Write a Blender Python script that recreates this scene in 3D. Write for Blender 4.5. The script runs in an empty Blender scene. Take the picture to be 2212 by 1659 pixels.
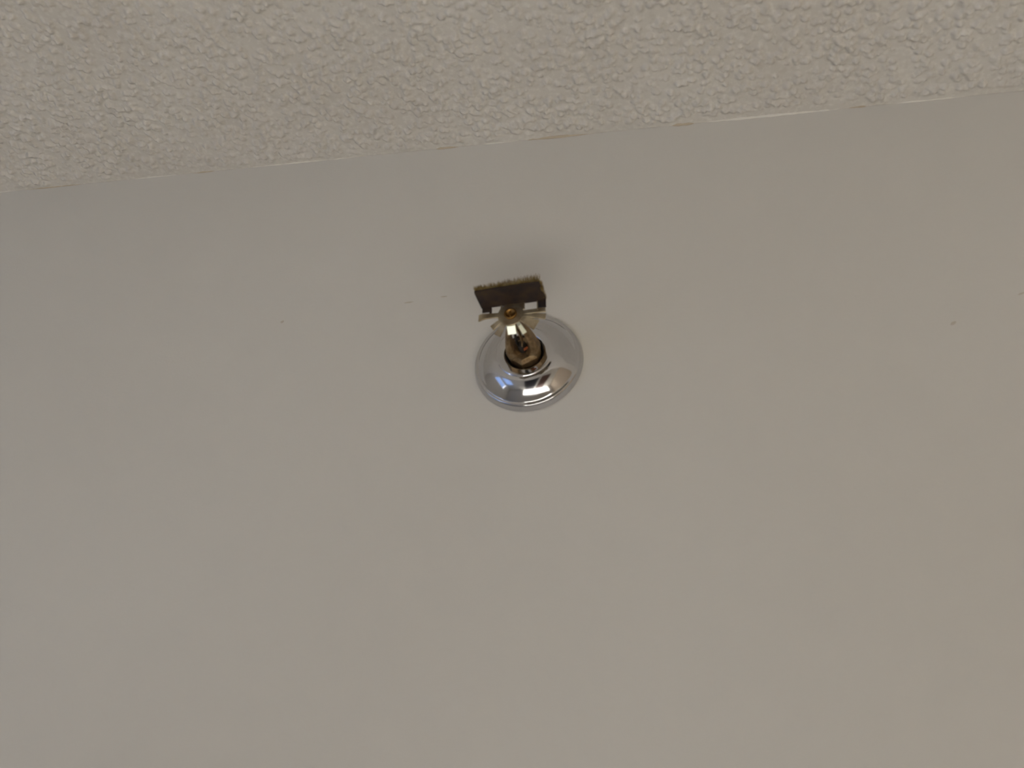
import bpy, bmesh, math, random
import numpy as np
from mathutils import Vector, Matrix

random.seed(7)
rng = np.random.default_rng(11)
scene = bpy.context.scene
C = scene.collection

# ------------------------------------------------------------------ camera
cam_data = bpy.data.cameras.new('camera')
cam_data.sensor_fit = 'HORIZONTAL'
cam_data.sensor_width = 36.0
cam_data.lens = 36.0 * 2000.0 / 2212.0
cam_data.clip_start = 0.01
cam = bpy.data.objects.new('camera', cam_data)
C.objects.link(cam)
right = Vector((0.97432578, 0.20994641, 0.08131287))
up = Vector((0.03874026, -0.51211056, 0.85804543))
fwd = Vector((-0.22178474, 0.8328657, 0.5070959))
rot = Matrix((right, up, -fwd)).transposed().to_4x4()
cam.matrix_world = Matrix.Translation((0.13594764, -0.55193612, 1.89730901)) @ rot
scene.camera = cam
cam_data.dof.use_dof = True
cam_data.dof.focus_distance = 0.9
cam_data.dof.aperture_fstop = 9.5

# ------------------------------------------------------------------ view
vs = scene.view_settings
vs.view_transform = 'Standard'
vs.look = 'None'
vs.exposure = 0.71
vs.gamma = 1.0
vs.use_curve_mapping = False
scene.cycles.use_light_tree = False

# ------------------------------------------------------------------ sky and sun
SUN_FROM = Vector((-2.2, -1.90, 1.47))
SUN_TO = Vector((0.78, -2.02, 0.0))
world = bpy.data.worlds.new('sky')
scene.world = world
world.use_nodes = True
wn = world.node_tree
wn.nodes.clear()
bg = wn.nodes.new('ShaderNodeBackground')
bg.inputs['Strength'].default_value = 0.8
wo = wn.nodes.new('ShaderNodeOutputWorld')
bg.inputs['Color'].default_value = (0.36, 0.54, 1.0, 1.0)
wn.links.new(bg.outputs[0], wo.inputs[0])

sd = bpy.data.lights.new('sun', 'SUN')
sd.energy = 42.0
sd.angle = math.radians(0.6)
sd.color = (1.0, 1.0, 1.0)
sun = bpy.data.objects.new('sun', sd)
C.objects.link(sun)
sun.location = (-4, -2.5, 3)
sun.rotation_euler = (SUN_TO - SUN_FROM).to_track_quat('-Z', 'Y').to_euler()

# ------------------------------------------------------------------ helpers
def srgb(r, g, b):
    f = lambda c: (c / 12.92 if c <= 0.04045 else ((c + 0.055) / 1.055) ** 2.4)
    return (f(r / 255), f(g / 255), f(b / 255), 1.0)

class Mat:
    def __init__(self, name, col, rough=0.5, metal=0.0, spec=0.5):
        m = bpy.data.materials.new(name)
        m.use_nodes = True
        self.m, self.nt = m, m.node_tree
        self.b = self.nt.nodes['Principled BSDF']
        self.b.inputs['Base Color'].default_value = col
        self.b.inputs['Roughness'].default_value = rough
        self.b.inputs['Metallic'].default_value = metal
        self.b.inputs['Specular IOR Level'].default_value = spec
        self.tc = None

    def coords(self):
        if self.tc is None:
            self.tc = self.nt.nodes.new('ShaderNodeTexCoord')
        return self.tc.outputs['Object']

    def noise(self, scale, detail=3, rough=0.5, vec=None):
        n = self.nt.nodes.new('ShaderNodeTexNoise')
        n.inputs['Scale'].default_value = scale
        n.inputs['Detail'].default_value = detail
        n.inputs['Roughness'].default_value = rough
        self.nt.links.new(vec or self.coords(), n.inputs['Vector'])
        return n.outputs['Fac']

    def ramp(self, fac, stops):
        r = self.nt.nodes.new('ShaderNodeValToRGB')
        while len(r.color_ramp.elements) < len(stops):
            r.color_ramp.elements.new(0.5)
        for e, (p, c) in zip(r.color_ramp.elements, stops):
            e.position = p
            e.color = c
        self.nt.links.new(fac, r.inputs[0])
        return r.outputs[0]

    def mix(self, fac, a, b):
        n = self.nt.nodes.new('ShaderNodeMix')
        n.data_type = 'RGBA'
        for v, i in ((fac, 0), (a, 6), (b, 7)):
            if hasattr(v, 'links'):
                self.nt.links.new(v, n.inputs[i])
            else:
                n.inputs[i].default_value = v
        return n.outputs[2]

    def set(self, sock, out):
        self.nt.links.new(out, self.b.inputs[sock])
        return self

    def bump(self, fac, strength, dist):
        n = self.nt.nodes.new('ShaderNodeBump')
        n.inputs['Strength'].default_value = strength
        n.inputs['Distance'].default_value = dist
        self.nt.links.new(fac, n.inputs['Height'])
        self.nt.links.new(n.outputs[0], self.b.inputs['Normal'])
        return self

def grey(v):
    return (v, v, v, 1)

def link(name, verts, faces, mat, parent=None, smooth=False):
    me = bpy.data.meshes.new(name)
    me.from_pydata([tuple(v) for v in verts], [], faces)
    me.update()
    o = bpy.data.objects.new(name, me)
    C.objects.link(o)
    bm = bmesh.new()
    bm.from_mesh(me)
    bmesh.ops.recalc_face_normals(bm, faces=bm.faces)
    bm.to_mesh(me)
    bm.free()
    if smooth:
        me.polygons.foreach_set('use_smooth', [True] * len(me.polygons))
    me.materials.append(mat.m if isinstance(mat, Mat) else mat)
    if parent:
        o.parent = parent
    return o

def bevel(o, w, seg=2):
    md = o.modifiers.new('bevel', 'BEVEL')
    md.width = w
    md.segments = seg
    md.limit_method = 'ANGLE'
    md.angle_limit = math.radians(40)
    return o

def boxes(name, bl, mat, parent=None):
    V, F = [], []
    for (x0, x1, y0, y1, z0, z1) in bl:
        n = len(V)
        V += [(x, y, z) for x in (x0, x1) for y in (y0, y1) for z in (z0, z1)]
        F += [tuple(n + i for i in f) for f in ((0, 1, 3, 2), (4, 6, 7, 5), (0, 4, 5, 1), (2, 3, 7, 6), (0, 2, 6, 4), (1, 5, 7, 3))]
    return link(name, V, F, mat, parent)

def struct(o):
    o['kind'] = 'structure'
    return o

# ------------------------------------------------------------------ materials
wall_m = Mat('cream_wall_paint', srgb(216, 208, 194), 0.6, spec=0.3)
n1 = wall_m.noise(2.2, 1)
wall_m.set('Base Color', wall_m.ramp(n1, [(0.3, srgb(219, 215, 207)), (0.7, srgb(224, 221, 214))]))
wall_m.bump(wall_m.noise(420, 1, 0.6), 0.12, 0.0006)
plain_m = Mat('plain_cream_wall_paint', srgb(221, 217, 210), 0.6, spec=0.3)
plain_m.set('Base Color', plain_m.ramp(plain_m.noise(2.2, 1), [(0.3, srgb(219, 215, 207)), (0.7, srgb(224, 221, 214))]))
slab_m = Mat('ceiling_paint', srgb(218, 213, 206), 0.85, spec=0.2)
slab_m.set('Base Color', slab_m.ramp(slab_m.noise(200, 1), [(0.35, srgb(210, 205, 197)), (0.65, srgb(224, 220, 213))]))

ceil_m = Mat('popcorn_ceiling_paint', srgb(214, 207, 194), 0.85, spec=0.2)
cn = ceil_m.noise(9, 4)
cbase = ceil_m.ramp(cn, [(0.3, srgb(213, 208, 200)), (0.7, srgb(220, 216, 209))])
grain = ceil_m.ramp(ceil_m.noise(230, 2, 0.5), [(0.50, grey(0.0)), (0.68, grey(0.36))])
pale = ceil_m.mix(grain, cbase, srgb(240, 237, 230))
crumb = ceil_m.ramp(ceil_m.noise(170, 2, 0.5), [(0.32, grey(0.28)), (0.46, grey(0.0))])
ceil_m.set('Base Color', ceil_m.mix(crumb, pale, srgb(196, 189, 178)))

caulk_m = Mat('cream_paint_edge', srgb(232, 228, 219), 0.55)
stain_m = Mat('brown_gap_dirt', srgb(200, 187, 166), 0.9)
scuff_m = Mat('scuff_grime', srgb(204, 196, 182), 0.9)
floor_m = Mat('beige_carpet', srgb(206, 201, 192), 0.95)
floor_m.set('Base Color', floor_m.ramp(floor_m.noise(300, 1), [(0.3, srgb(200, 195, 186)), (0.7, srgb(212, 207, 198))]))
white_m = Mat('white_gloss_paint', srgb(232, 230, 224), 0.35)
navy_m = Mat('navy_reflection_stand_in', srgb(26, 27, 40), 0.4)  # for the added door that replaces a person's dark reflection
mahog_m = Mat('mahogany_reflection_stand_in', srgb(74, 38, 28), 0.4)  # for the added door that gives the reflection its reddish side
knob_m = Mat('stand_in_knob_brass', srgb(190, 150, 80), 0.25, 1.0)

chrome_m = Mat('polished_chrome', (0.60, 0.60, 0.615, 1), 0.07, 1.0)
pit = chrome_m.noise(260, 2, 0.5)
chrome_m.set('Roughness', chrome_m.ramp(chrome_m.noise(60, 4), [(0.35, grey(0.06)), (0.75, grey(0.16))]))

frame_m = Mat('tarnished_brass_casting', srgb(128, 100, 66), 0.45, 0.75)
fz = frame_m.noise(180, 5, 0.65)
frame_m.set('Base Color', frame_m.ramp(fz, [(0.25, srgb(88, 68, 46)), (0.5, srgb(140, 116, 84)), (0.75, srgb(176, 156, 122))]))
frame_m.set('Roughness', frame_m.ramp(frame_m.noise(90, 3), [(0.3, grey(0.38)), (0.7, grey(0.62))]))
frame_m.bump(frame_m.noise(900, 3, 0.6), 0.25, 0.0003)

defl_m = Mat('dull_nickel_brass', srgb(178, 164, 136), 0.4, 0.9)
defl_m.set('Base Color', defl_m.ramp(defl_m.noise(140, 4), [(0.3, srgb(150, 132, 104)), (0.7, srgb(196, 184, 158))]))
glint_m = Mat('glint_tinted_nickel', srgb(232, 238, 222), 0.28, 0.9)  # reflected glare put into a paler colour than the other tines

hood_m = Mat('dark_oxidised_brass', srgb(64, 50, 42), 0.6, 0.0, 0.3)
hood_m.set('Base Color', hood_m.ramp(hood_m.noise(110, 4), [(0.3, srgb(32, 30, 31)), (0.5, srgb(54, 42, 36)), (0.75, srgb(70, 56, 38))]))

dark_m = Mat('dark_brass_and_gap_shade', srgb(52, 46, 40), 0.6, 0.3)  # dark brass parts, also paints the shade inside the plate opening
copper_m = Mat('copper_solder_link', srgb(172, 96, 58), 0.35, 0.9)
screw_m = Mat('yellow_brass_screw', srgb(158, 122, 70), 0.38, 1.0)
dust_m = Mat('olive_tan_dust', srgb(150, 130, 88), 1.0, spec=0.05)
dust_m.set('Base Color', dust_m.ramp(dust_m.noise(240, 3), [(0.3, srgb(112, 90, 54)), (0.7, srgb(160, 142, 98))]))

glass_m = bpy.data.materials.new('window_glass')
glass_m.use_nodes = True
gn = glass_m.node_tree
gn.nodes.clear()
g_o = gn.nodes.new('ShaderNodeOutputMaterial')
g_mix = gn.nodes.new('ShaderNodeMixShader')
g_t = gn.nodes.new('ShaderNodeBsdfTransparent')
g_g = gn.nodes.new('ShaderNodeBsdfGlossy')
g_g.inputs['Roughness'].default_value = 0.02
g_mix.inputs[0].default_value = 0.06
gn.links.new(g_t.outputs[0], g_mix.inputs[1])
gn.links.new(g_g.outputs[0], g_mix.inputs[2])
gn.links.new(g_mix.outputs[0], g_o.inputs[0])

# ------------------------------------------------------------------ the room
X0, X1, Y0, ZC = -2.2, 2.5, -2.5, 2.4758
T = 0.12
struct(boxes('floor', [(X0 - T, X1 + T, Y0 - T, T, -0.1, 0.0)], floor_m))
ceiling = struct(boxes('ceiling', [(X0 - T, X1 + T, Y0 - T, T, ZC, ZC + 0.1)], slab_m))
wall_front = struct(boxes('wall_front', [(X0 - T, X1 + T, 0.0, T, 0.0, ZC)], wall_m))
tan_m = Mat('warm_bounce_wall_tint', srgb(210, 194, 174), 0.6, spec=0.3)  # tan invented for the unseen right wall to warm the bounced light
struct(boxes('wall_right', [(X1, X1 + T, Y0, 0.0, 0.0, ZC)], tan_m))
# left wall with the window opening
WY0, WY1, WZ0, WZ1 = -2.38, -1.46, 0.80, 2.16
struct(boxes('wall_left', [(X0 - T, X0, Y0, WY0, 0, ZC), (X0 - T, X0, WY1, 0, 0, ZC),
                           (X0 - T, X0, WY0, WY1, 0, WZ0), (X0 - T, X0, WY0, WY1, WZ1, ZC)], plain_m))
BX0, BX1, BZ0, BZ1 = -2.08, -1.28, 1.08, 2.12
struct(boxes('wall_back', [(X0 - T, BX0, Y0 - T, Y0, 0, ZC), (BX1, X1 + T, Y0 - T, Y0, 0, ZC),
                           (BX0, BX1, Y0 - T, Y0, 0, BZ0), (BX0, BX1, Y0 - T, Y0, BZ1, ZC)], plain_m))

def window(name, loc, rz, w2, wh):
    win = bpy.data.objects.new(name, None)
    C.objects.link(win)
    win.location = loc
    win.rotation_euler = (0, 0, rz)
    struct(win)
    boxes('window_frame', [(-0.03, 0.03, -w2, -w2 + 0.04, 0, wh), (-0.03, 0.03, w2 - 0.04, w2, 0, wh),
                           (-0.03, 0.03, -w2 + 0.04, w2 - 0.04, 0, 0.04), (-0.03, 0.03, -w2 + 0.04, w2 - 0.04, wh - 0.04, wh)], white_m, win)
    boxes('window_pane', [(-0.004, 0.004, -w2 + 0.035, w2 - 0.035, 0.035, wh - 0.035)], glass_m, win)
    boxes('window_sill', [(0.02, 0.10, -w2 - 0.03, w2 + 0.03, -0.03, 0.0)], white_m, win)
window('window_1', (X0 - 0.06, (WY0 + WY1) / 2, WZ0), 0.0, (WY1 - WY0) / 2, WZ1 - WZ0)
window('added_sky_window', ((BX0 + BX1) / 2, Y0 - 0.06, BZ0), math.pi / 2, (BX1 - BX0) / 2, BZ1 - BZ0)  # added, unseen: widens the blue reflection in the chrome, adds cool light

def stand_in_door(name, x0, x1, m):  # added, unseen: dark doors in place of a person mirrored in the chrome
    e = bpy.data.objects.new(name, None)
    C.objects.link(e)
    e.location = ((x0 + x1) / 2, Y0, 0)
    struct(e)
    h = (x1 - x0) / 2
    boxes('stand_in_leaf', [(-h + .05, h - .05, 0.0, 0.03, 0.01, 2.0),
                        (-h + .15, h - .15, 0.03, 0.038, 0.2, 0.9), (-h + .15, h - .15, 0.03, 0.038, 1.05, 1.85)], m, e)
    boxes('stand_in_frame', [(-h, -h + .05, 0.0, 0.045, 0, 2.06), (h - .05, h, 0.0, 0.045, 0, 2.06), (-h, h, 0.0, 0.045, 2.0, 2.06)], white_m, e)
    boxes('stand_in_knob', [(h - .13, h - .09, 0.03, 0.09, 0.98, 1.02)], knob_m, e)
stand_in_door('stand_in_door_1', -0.45, 0.5, navy_m)
stand_in_door('stand_in_door_2', 0.55, 1.5, mahog_m)

# ------------------------------------------------------------------ popcorn texture on the ceiling
def popcorn():
    xa, xb, ya, yb, s = -0.95, 0.85, -0.42, 0.0, 0.0012
    nx, ny = int((xb - xa) / s) + 1, int((yb - ya) / s) + 1
    H = np.zeros((nx, ny), np.float32)
    N = int((xb - xa) * (yb - ya) / (0.0050 ** 2))
    cx = rng.uniform(0, nx, N); cy = rng.uniform(0, ny, N)
    # clumps: keep blobs more often where a coarse noise is high
    gx, gy = nx // 18 + 2, ny // 18 + 2
    g = rng.uniform(0, 1, (gx, gy))
    keep = g[(cx / 18).astype(int), (cy / 18).astype(int)] > rng.uniform(-0.6, 0.7, N)
    cx, cy = cx[keep], cy[keep]
    R = rng.uniform(0.0015, 0.0035, len(cx)) / s
    A = R * s * rng.uniform(0.60, 1.10, len(cx))
    for x, y, r, a in zip(cx, cy, R, A):
        i0, i1 = max(0, int(x - r)), min(nx, int(x + r) + 2)
        j0, j1 = max(0, int(y - r)), min(ny, int(y + r) + 2)
        ii = np.arange(i0, i1)[:, None]; jj = np.arange(j0, j1)[None, :]
        d2 = ((ii - x) ** 2 + (jj - y) ** 2) / (r * r)
        b = a * np.clip(1 - d2, 0, 1) ** 0.8
        H[i0:i1, j0:j1] = np.maximum(H[i0:i1, j0:j1], b)
    # thin out towards the wall, irregularly, and at the patch border
    yy = (yb - (ya + np.arange(ny) * s))[None, :]
    edge = np.interp(np.arange(nx) * s, np.arange(0, 2.1, 0.012), rng.uniform(0.001, 0.007, len(np.arange(0, 2.1, 0.012))))[:, None]
    H *= np.clip((yy - edge) / 0.004, 0.12, 1)
    H += 0.0005
    bx = np.minimum(np.arange(nx), nx - 1 - np.arange(nx))[:, None] * s
    by = np.arange(ny)[None, :] * s
    H *= np.clip(np.minimum(bx, by) / 0.03, 0.0, 1)
    X, Y = np.meshgrid(xa + np.arange(nx) * s, ya + np.arange(ny) * s, indexing='ij')
    X = X + rng.normal(0, 0.00012, X.shape)
    Y = np.minimum(Y, -0.0002)
    co = np.stack([X, Y, ZC - H], -1).reshape(-1, 3).astype(np.float32)
    idx = np.arange(nx * ny).reshape(nx, ny)
    q = np.stack([idx[:-1, :-1], idx[:-1, 1:], idx[1:, 1:], idx[1:, :-1]], -1).reshape(-1, 4).astype(np.int32)
    me = bpy.data.meshes.new('popcorn_texture')
    me.vertices.add(len(co)); me.vertices.foreach_set('co', co.ravel())
    me.loops.add(q.size); me.loops.foreach_set('vertex_index', q.ravel())
    me.polygons.add(len(q))
    me.polygons.foreach_set('loop_start', np.arange(0, q.size, 4, dtype=np.int32))
    me.polygons.foreach_set('use_smooth', np.ones(len(q), dtype=bool))
    me.update(calc_edges=True)
    me.materials.append(ceil_m.m)
    o = bpy.data.objects.new('popcorn_texture', me)
    C.objects.link(o)
    o.parent = ceiling
    o['kind'] = 'stuff'
popcorn()

# irregular ridge of paint where the wall meets the ceiling, with brown gaps between
def bead(name, x0, x1, r0, mat, z=ZC):
    n = max(6, int((x1 - x0) / 0.004))
    V, F = [], []
    K = 6
    for i in range(n + 1):
        t = i / n
        r = r0 * (0.25 + 0.75 * math.sin(math.pi * t) ** 0.5 if 0 < t < 1 else 0.2) * random.uniform(0.7, 1.2)
        x = x0 + (x1 - x0) * t
        for k in range(K):
            a = math.pi + (math.pi / 2) * k / (K - 1)
            V.append((x, r * math.cos(a), z + r * math.sin(a)))
        V.append((x, 0.001, z + 0.001))
    m = K + 1
    for i in range(n):
        for k in range(m):
            F.append((i * m + k, i * m + (k + 1) % m, (i + 1) * m + (k + 1) % m, (i + 1) * m + k))
    F.append(tuple(range(m))); F.append(tuple(n * m + k for k in range(m)))
    return link(name, V, F, mat, ceiling, True)
for a, b, r in ((-0.30, -0.155, 0.0011), (-0.40, -0.345, 0.0011), (-0.058, -0.024, 0.0012), (0.13, 0.235, 0.0017), (0.27, 0.33, 0.0012), (-0.62, -0.52, 0.0012), (0.40, 0.52, 0.0015)):
    bead('paint_ridge', a, b, r, caulk_m)
for a, b, r in ((-0.100, -0.078, 0.0017), (-0.020, 0.040, 0.0016), (0.102, 0.122, 0.0017), (-0.52, -0.45, 0.0011), (-0.335, -0.31, 0.0012), (0.24, 0.255, 0.0013)):
    bead('brown_crack', a, b, r, stain_m)

# faint scuffs on the wall
def scuff(x, z, w, h, ang):
    V = [(x, 0.0, z)]
    n = 10
    V = []
    for k in range(n):
        a = 2 * math.pi * k / n
        u, v = w * math.cos(a) * random.uniform(.75, 1.1), h * math.sin(a) * random.uniform(.75, 1.1)
        V.append((x + u * math.cos(ang) - v * math.sin(ang), -0.0002, z + u * math.sin(ang) + v * math.cos(ang)))
    V += [(p[0], 0.0002, p[2]) for p in V]
    F = [tuple(range(n)), tuple(range(2 * n - 1, n - 1, -1))] + [(k, (k + 1) % n, n + (k + 1) % n, n + k) for k in range(n)]
    link('scuff_mark', V, F, scuff_m, wall_front)

# ------------------------------------------------------------------ the sprinkler
MM = 0.001
ROOT = bpy.data.objects.new('fire_sprinkler', None)
C.objects.link(ROOT)
ROOT.location = (0, 0, 2.25)
ROOT.rotation_euler = (0, math.radians(-5), 0)
ROOT['label'] = 'dusty sidewall fire sprinkler with round chrome plate mounted on the cream wall'
ROOT['category'] = 'fire sprinkler'

def P(x, d, z):
    return (x * MM, -d * MM, z * MM)

def catmull(pts, sub):
    out = []
    n = len(pts)
    for i in range(n - 1):
        p0, p1, p2, p3 = pts[max(i - 1, 0)], pts[i], pts[i + 1], pts[min(i + 2, n - 1)]
        for s in range(sub):
            t = s / sub
            out.append(tuple(0.5 * ((2 * p1[k]) + (p2[k] - p0[k]) * t + (2 * p0[k] - 5 * p1[k] + 4 * p2[k] - p3[k]) * t * t
                                    + (3 * p1[k] - p0[k] - 3 * p2[k] + p3[k]) * t ** 3) for k in range(len(p1))))
    out.append(tuple(pts[-1]))
    return out

def lathe(name, prof, mat, parent, seg=128, close=False, smooth=True, cx=0, cz=0, caps=True):
    V, F = [], []
    m = len(prof)
    for i in range(seg):
        a = 2 * math.pi * i / seg
        for r, d in prof:
            V.append(P(cx + r * math.cos(a), d, cz + r * math.sin(a)))
    for i in range(seg):
        j = (i + 1) % seg
        for k in range(m - 1):
            F.append((i * m + k, i * m + k + 1, j * m + k + 1, j * m + k))
        if close:
            F.append((i * m + m - 1, i * m, j * m, j * m + m - 1))
    if not close and caps:
        if prof[0][0] > 0:
            F.append(tuple(i * m for i in range(seg)))
        if prof[-1][0] > 0:
            F.append(tuple(i * m + m - 1 for i in range(seg)))
    return link(name, V, F, mat, parent, smooth)

prof = [(39.0, 0.0), (39.0, 0.55)] + catmull([(40.0, 0.6), (39.75, 1.4), (39.3, 3.0), (38.9, 4.6), (38.3, 5.6), (37.6, 6.05), (36.8, 6.1),
                (36.1, 6.2), (35.4, 6.8), (34.3, 8.0), (33.0, 9.35), (31.5, 10.75), (30.0, 12.0), (28.5, 13.1), (27.0, 14.0), (25.5, 14.75),
                (24.0, 15.35), (22.5, 15.7), (21.5, 15.85), (20.9, 15.95), (20.5, 16.2), (20.1, 16.5), (19.5, 16.65), (18.6, 16.65), (17.4, 16.5), (16.0, 16.3), (15.0, 16.1), (14.3, 15.7), (14.0, 15.1), (13.9, 14.4)], 5)
esc = lathe('escutcheon_plate', prof, chrome_m, ROOT, 160, caps=False)
esc['label'] = 'round domed chrome cover plate'

# body with wrench flats
def prism(name, n, secs, mat, parent, rot0=0.0, bw=0.4):
    V, F = [], []
    for (r, d) in secs:
        for k in range(n):
            a = rot0 + 2 * math.pi * k / n
            V.append(P(r * math.cos(a), d, r * math.sin(a)))
    for s in range(len(secs) - 1):
        for k in range(n):
            F.append((s * n + k, s * n + (k + 1) % n, (s + 1) * n + (k + 1) % n, (s + 1) * n + k))
    F.append(tuple(range(n)))
    F.append(tuple((len(secs) - 1) * n + k for k in range(n)))
    return bevel(link(name, V, F, mat, parent), bw * MM)

prism('wrench_boss', 6, [(11.6, 7.0), (11.9, 7.6), (11.9, 17.0), (9.6, 19.8)], frame_m, ROOT, math.radians(22))

lathe('neck_and_gap_shade', [(0.0, 0.5), (13.7, 0.5), (13.7, 14.0), (13.3, 14.0), (13.2, 3.0), (9.4, 3.2), (9.4, 8.0), (0.0, 8.0)], dark_m, ROOT, 48, smooth=False)  # neck plus added dark disc and sleeve that paint the gap's shade

def arm(sgn):
    # (distance from wall, x of the centre, half thickness in x, half height in z)
    st = catmull([(13.5, 6.0, 5.4, 6.8), (18, 6.4, 5.6, 6.6), (24, 8.0, 3.7, 6.0), (32, 7.8, 2.5, 5.2), (40, 6.3, 1.9, 4.5),
                  (48, 3.8, 1.8, 4.0), (54, 2.6, 1.7, 3.6), (58, 2.0, 1.6, 3.4)], 4)
    V, F = [], []
    sec = [(-1, -.55), (-.55, -1), (.55, -1), (1, -.55), (1, .55), (.55, 1), (-.55, 1), (-1, .55)]
    m = len(sec)
    for (d, x, tx, tz) in st:
        for (u, v) in sec:
            V.append(P(sgn * (x + u * tx), d, v * tz))
    for i in range(len(st) - 1):
        for k in range(m):
            F.append((i * m + k, i * m + (k + 1) % m, (i + 1) * m + (k + 1) % m, (i + 1) * m + k))
    F.append(tuple(range(m))); F.append(tuple((len(st) - 1) * m + k for k in range(m)))
    return bevel(link('frame_arm', V, F, frame_m, ROOT), 0.3 * MM, 1)
arm(-1); arm(1)
lathe('frame_knuckle', [(0.0, 46.0), (2.6, 46.5), (4.2, 49.0), (4.4, 55.0), (4.4, 61.0), (0.0, 61.2)], frame_m, ROOT, 32)
lathe('orifice_cap', catmull([(3.6, 17.0), (3.6, 22.5), (3.4, 24.0), (3.0, 25.0), (2.6, 26.5), (2.0, 27.4), (0.0, 27.8)], 3), dark_m, ROOT, 40)

def strip(name, pts, thick, mat, parent, bw=0.12):
    # pts: (centre Vector(x,d,z), half-width Vector) -> plate of given thickness along the surface normal
    V, F = [], []
    n = len(pts)
    for i, (c, h) in enumerate(pts):
        t = (pts[min(i + 1, n - 1)][0] - pts[max(i - 1, 0)][0]).normalized()
        nrm = t.cross(h).normalized() * (thick / 2)
        for s in (c - h + nrm, c + h + nrm, c + h - nrm, c - h - nrm):
            V.append(P(*s))
    for i in range(n - 1):
        for k in range(4):
            F.append((i * 4 + k, i * 4 + (k + 1) % 4, (i + 1) * 4 + (k + 1) % 4, (i + 1) * 4 + k))
    F.append((0, 1, 2, 3)); F.append(tuple((n - 1) * 4 + k for k in range(4)))
    o = link(name, V, F, mat, parent)
    return bevel(o, bw * MM, 1) if bw else o

VV = Vector
# heat-sensitive link between cap and knuckle: two levers and a soldered plate
strip('link_lever', [(VV((0.6, 26, -1.0)), VV((0.3, 0, 1.7))), (VV((1.6, 31, -1.2)), VV((0.3, 0, 1.7))), (VV((1.6, 38, -0.8)), VV((0.3, 0, 1.6))), (VV((0.6, 47, 0)), VV((0.2, 0, 1.5)))], 0.9, frame_m, ROOT)
strip('link_lever', [(VV((-1.0, 23, -0.5)), VV((0.3, 0, 1.6))), (VV((-2.4, 30, -1.2)), VV((0.3, 0, 1.6))), (VV((-1.8, 40, -1.0)), VV((0.3, 0, 1.5)))], 0.9, dark_m, ROOT)
strip('fusible_link', [(VV((1.6, 25.6, -4.8)), VV((0, 0.9, 0.4))), (VV((3.2, 26.4, -4.5)), VV((0, 0.9, 0.4))), (VV((4.6, 27.4, -4.2)), VV((0, 0.9, 0.4)))], 0.8, copper_m, ROOT)

# deflector: slotted face, hood, screw, dust
DEF = lathe('deflector', [(0.0, 61.0), (8.6, 61.0), (8.9, 61.3), (8.9, 61.9), (8.6, 62.2), (0.0, 62.2)], defl_m, ROOT, 48, smooth=False)
DEF['label'] = 'dull nickel slotted deflector with dark hood'

def tine(ang, stations, mat=defl_m):
    # stations: (radius, half width, depth offset towards the wall, angle shift in degrees)
    pts = []
    for (r, w, off, da) in stations:
        a = math.radians(ang + da)
        c = VV((r * math.cos(a), 61.6 - off, r * math.sin(a)))
        h = VV((-math.sin(a) * w, 0, math.cos(a) * w))
        pts.append((c, h))
    return strip('tine', pts, 1.1, mat, DEF)
tine(176, [(6, 1.9, 0, 0), (12, 1.8, 0, 0), (17, 2.0, 0.2, 0), (19.5, 2.5, 0.5, 0), (22.3, 2.7, 1.4, 1)])
tine(212, [(6, 1.3, 0, 0), (10, 1.7, 0.3, 0), (15.5, 2.2, 1.6, 0)])
tine(235, [(6, 1.3, 0, 0), (10, 1.8, 0.4, 0), (17.0, 2.4, 2.6, 0)])
tine(270, [(6, 2.6, 0, 0), (7.8, 2.9, 0.2, 0), (8.8, 2.9, 0.9, 0), (12.6, 2.9, 4.9, 0)], glint_m)
tine(303, [(6, 1.0, 0, 0), (9, 1.2, 0.2, 0), (10.5, 1.3, 1.0, 0), (15.5, 1.6, 5.0, 0)], glint_m)
tine(330, [(6, 1.7, 0, 0), (11, 2.6, 0.3, 0), (19.5, 4.0, 2.2, 0)])
tine(349.5, [(6, 1.0, 0, 0), (12, 1.5, 0.1, 0), (23.8, 2.2, 1.2, 0)])
tine(2, [(6, 1.4, 0, 0), (12, 1.6, 0.0, 0), (23.6, 1.7, 0.6, 0)])

def slab_poly(name, outline, z0, z1, mat, parent):
    n = len(outline)
    V = [P(x, d, z0) for x, d in outline] + [P(x, d, z1) for x, d in outline]
    F = [tuple(range(n)), tuple(range(2 * n - 1, n - 1, -1))] + [(k, (k + 1) % n, n + (k + 1) % n, n + k) for k in range(n)]
    return bevel(link(name, V, F, mat, parent), 0.15 * MM, 1)
hood_outline = [(-20.6, 80.4), (-20.9, 78.0), (-20.2, 61.0), (-12.6, 61.0), (-4.6, 61.0), (9.6, 61.0), (18.0, 61.0), (24.0, 61.0), (24.6, 64.0), (23.9, 69.5),
                (22.3, 72.0), (22.6, 75.5), (23.6, 77.0), (23.2, 81.5), (14.0, 81.8), (2.0, 81.4), (-10.0, 81.0)]
hood = slab_poly('hood', hood_outline, 8.2, 9.2, hood_m, DEF)
hood['label'] = 'dark brown hood plate over the deflector'

def tab(x0, x1, zb, zt, mat, d0=60.9, d1=62.0):
    V = [P(x, d, z) for x in (x0, x1) for d in (d0, d1) for z in (zb, zt)]
    F = [(0, 1, 3, 2), (4, 6, 7, 5), (0, 4, 5, 1), (2, 3, 7, 6), (0, 2, 6, 4), (1, 5, 7, 3)]
    return bevel(link('hood_tab', V, F, mat, DEF), 0.15 * MM, 1)
tab(-19.6, -13.0, 4.6, 8.4, hood_m)
tab(-14.6, -13.0, 2.0, 4.8, hood_m)
tab(-7.0, -5.7, 2.0, 8.4, defl_m)
tab(-5.7, -3.4, 4.0, 6.4, defl_m)
tab(-3.4, 9.6, 3.0, 8.4, defl_m)
tab(18.6, 24.0, 2.8, 8.4, hood_m)
tab(17.8, 18.8, 1.0, 8.4, defl_m)

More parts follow.
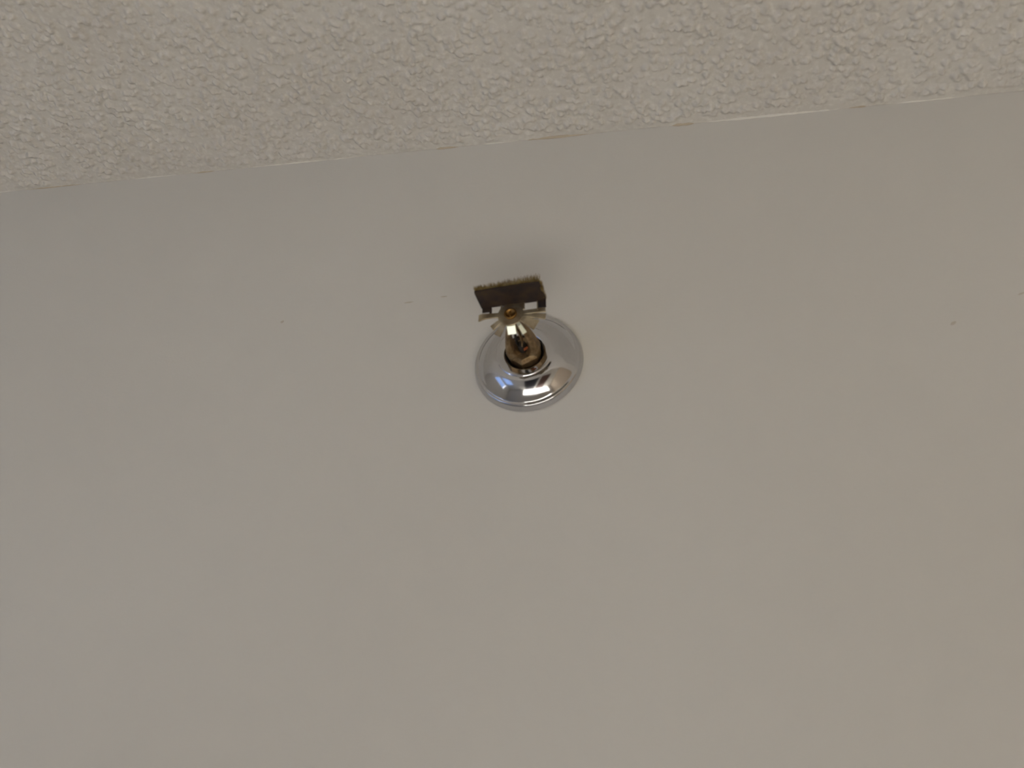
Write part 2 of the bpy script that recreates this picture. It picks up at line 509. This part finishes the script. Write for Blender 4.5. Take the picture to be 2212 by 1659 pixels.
# brass screw in the middle, with a rim, a recess and a slot
scr = lathe('compression_screw', [(0.0, 61.8), (4.3, 61.8), (4.3, 63.2), (3.9, 63.6), (3.2, 63.6), (2.7, 63.0), (2.5, 62.6), (0.0, 62.6)], screw_m, DEF, 40)
V = [P(x, d, z) for x in (-0.45, 0.45) for d in (62.3, 63.1) for z in (-2.4, 2.4)]
bevel(link('screw_post', V, [(0, 1, 3, 2), (4, 6, 7, 5), (0, 4, 5, 1), (2, 3, 7, 6), (0, 2, 6, 4), (1, 5, 7, 3)], screw_m, scr), 0.1 * MM, 1)

# dust: lumpy layer on the hood plus loose fibres hanging over its front and right edges
def dust():
    V, F = [], []
    nx, nd = 60, 26
    x0, x1, d0, d1 = -20.2, 23.4, 61.5, 81.9
    hn = rng.uniform(0, 1, (nx + 1, nd + 1))
    for _ in range(2):
        hn = (hn + np.roll(hn, 1, 0) + np.roll(hn, -1, 0) + np.roll(hn, 1, 1) + np.roll(hn, -1, 1)) / 5
    hn = (hn - hn.min()) / (hn.max() - hn.min())
    for i in range(nx + 1):
        for j in range(nd + 1):
            e = 1.0 if 0 < i < nx and 0 < j < nd else 0.0
            z = 9.1 + e * (0.3 + 1.6 * hn[i, j] + 0.7 * i / nx)
            V.append(P(x0 + (x1 - x0) * i / nx + random.uniform(-.2, .2), d0 + (d1 - d0) * j / nd + random.uniform(-.2, .3), z))
    for i in range(nx):
        for j in range(nd):
            a = i * (nd + 1) + j
            F.append((a, a + 1, a + nd + 2, a + nd + 1))
    o = link('dust_layer', V, F, dust_m, DEF, True)
    o['kind'] = 'stuff'
    V, F = [], []
    def fibre(p, q, r):
        p, q = VV(p), VV(q)
        t = (q - p).normalized()
        a = t.cross(VV((0.3, 0.5, 0.8))).normalized()
        b = t.cross(a)
        mid = (p + q) / 2 + a * random.uniform(-.5, .5) + b * random.uniform(-.5, .5)
        n = len(V)
        for c, rr in ((p, r), (mid, r * .8), (q, r * .35)):
            for k in range(3):
                w = 2 * math.pi * k / 3
                V.append(P(*(c + (a * math.cos(w) + b * math.sin(w)) * rr)))
        for s in (0, 3):
            for k in range(3):
                F.append((n + s + k, n + s + (k + 1) % 3, n + s + 3 + (k + 1) % 3, n + s + 3 + k))
    for i in range(900):
        x = random.uniform(-20.4, 23.2)
        g = 0.6 + 0.7 * (x + 20) / 43
        fibre((x, random.uniform(79.5, 81.6), random.uniform(9.0, 10.2)),
              (x + random.uniform(-1.4, 1.4), 81.5 + random.uniform(-.4, 2.2) * g, 9.6 + random.uniform(-.4, 4.2) * g), 0.12)
    for i in range(320):
        d = random.uniform(62, 81)
        fibre((random.uniform(22.6, 23.6), d, random.uniform(8.8, 10)),
              (24 + random.uniform(-.4, 1.2), d + random.uniform(-1.2, 1.2), 9 + random.uniform(-.9, 1.8)), 0.13)
    o = link('dust_fibres', V, F, dust_m, DEF)
    o['kind'] = 'stuff'
dust()

for s in ((-0.205, 2.30, .0016, .0012, 0.4), (-0.100, 2.3115, .004, .0006, 0.1), (-0.072, 2.315, .003, .0006, 0.1),
          (0.2865, 2.267, .0022, .0012, 0.5), (0.332, 2.288, .0030, .0007, 0.3), (0.358, 2.326, .0032, .0008, 0.5), (0.366, 2.336, .0014, .0014, 0)):
    scuff(*s)
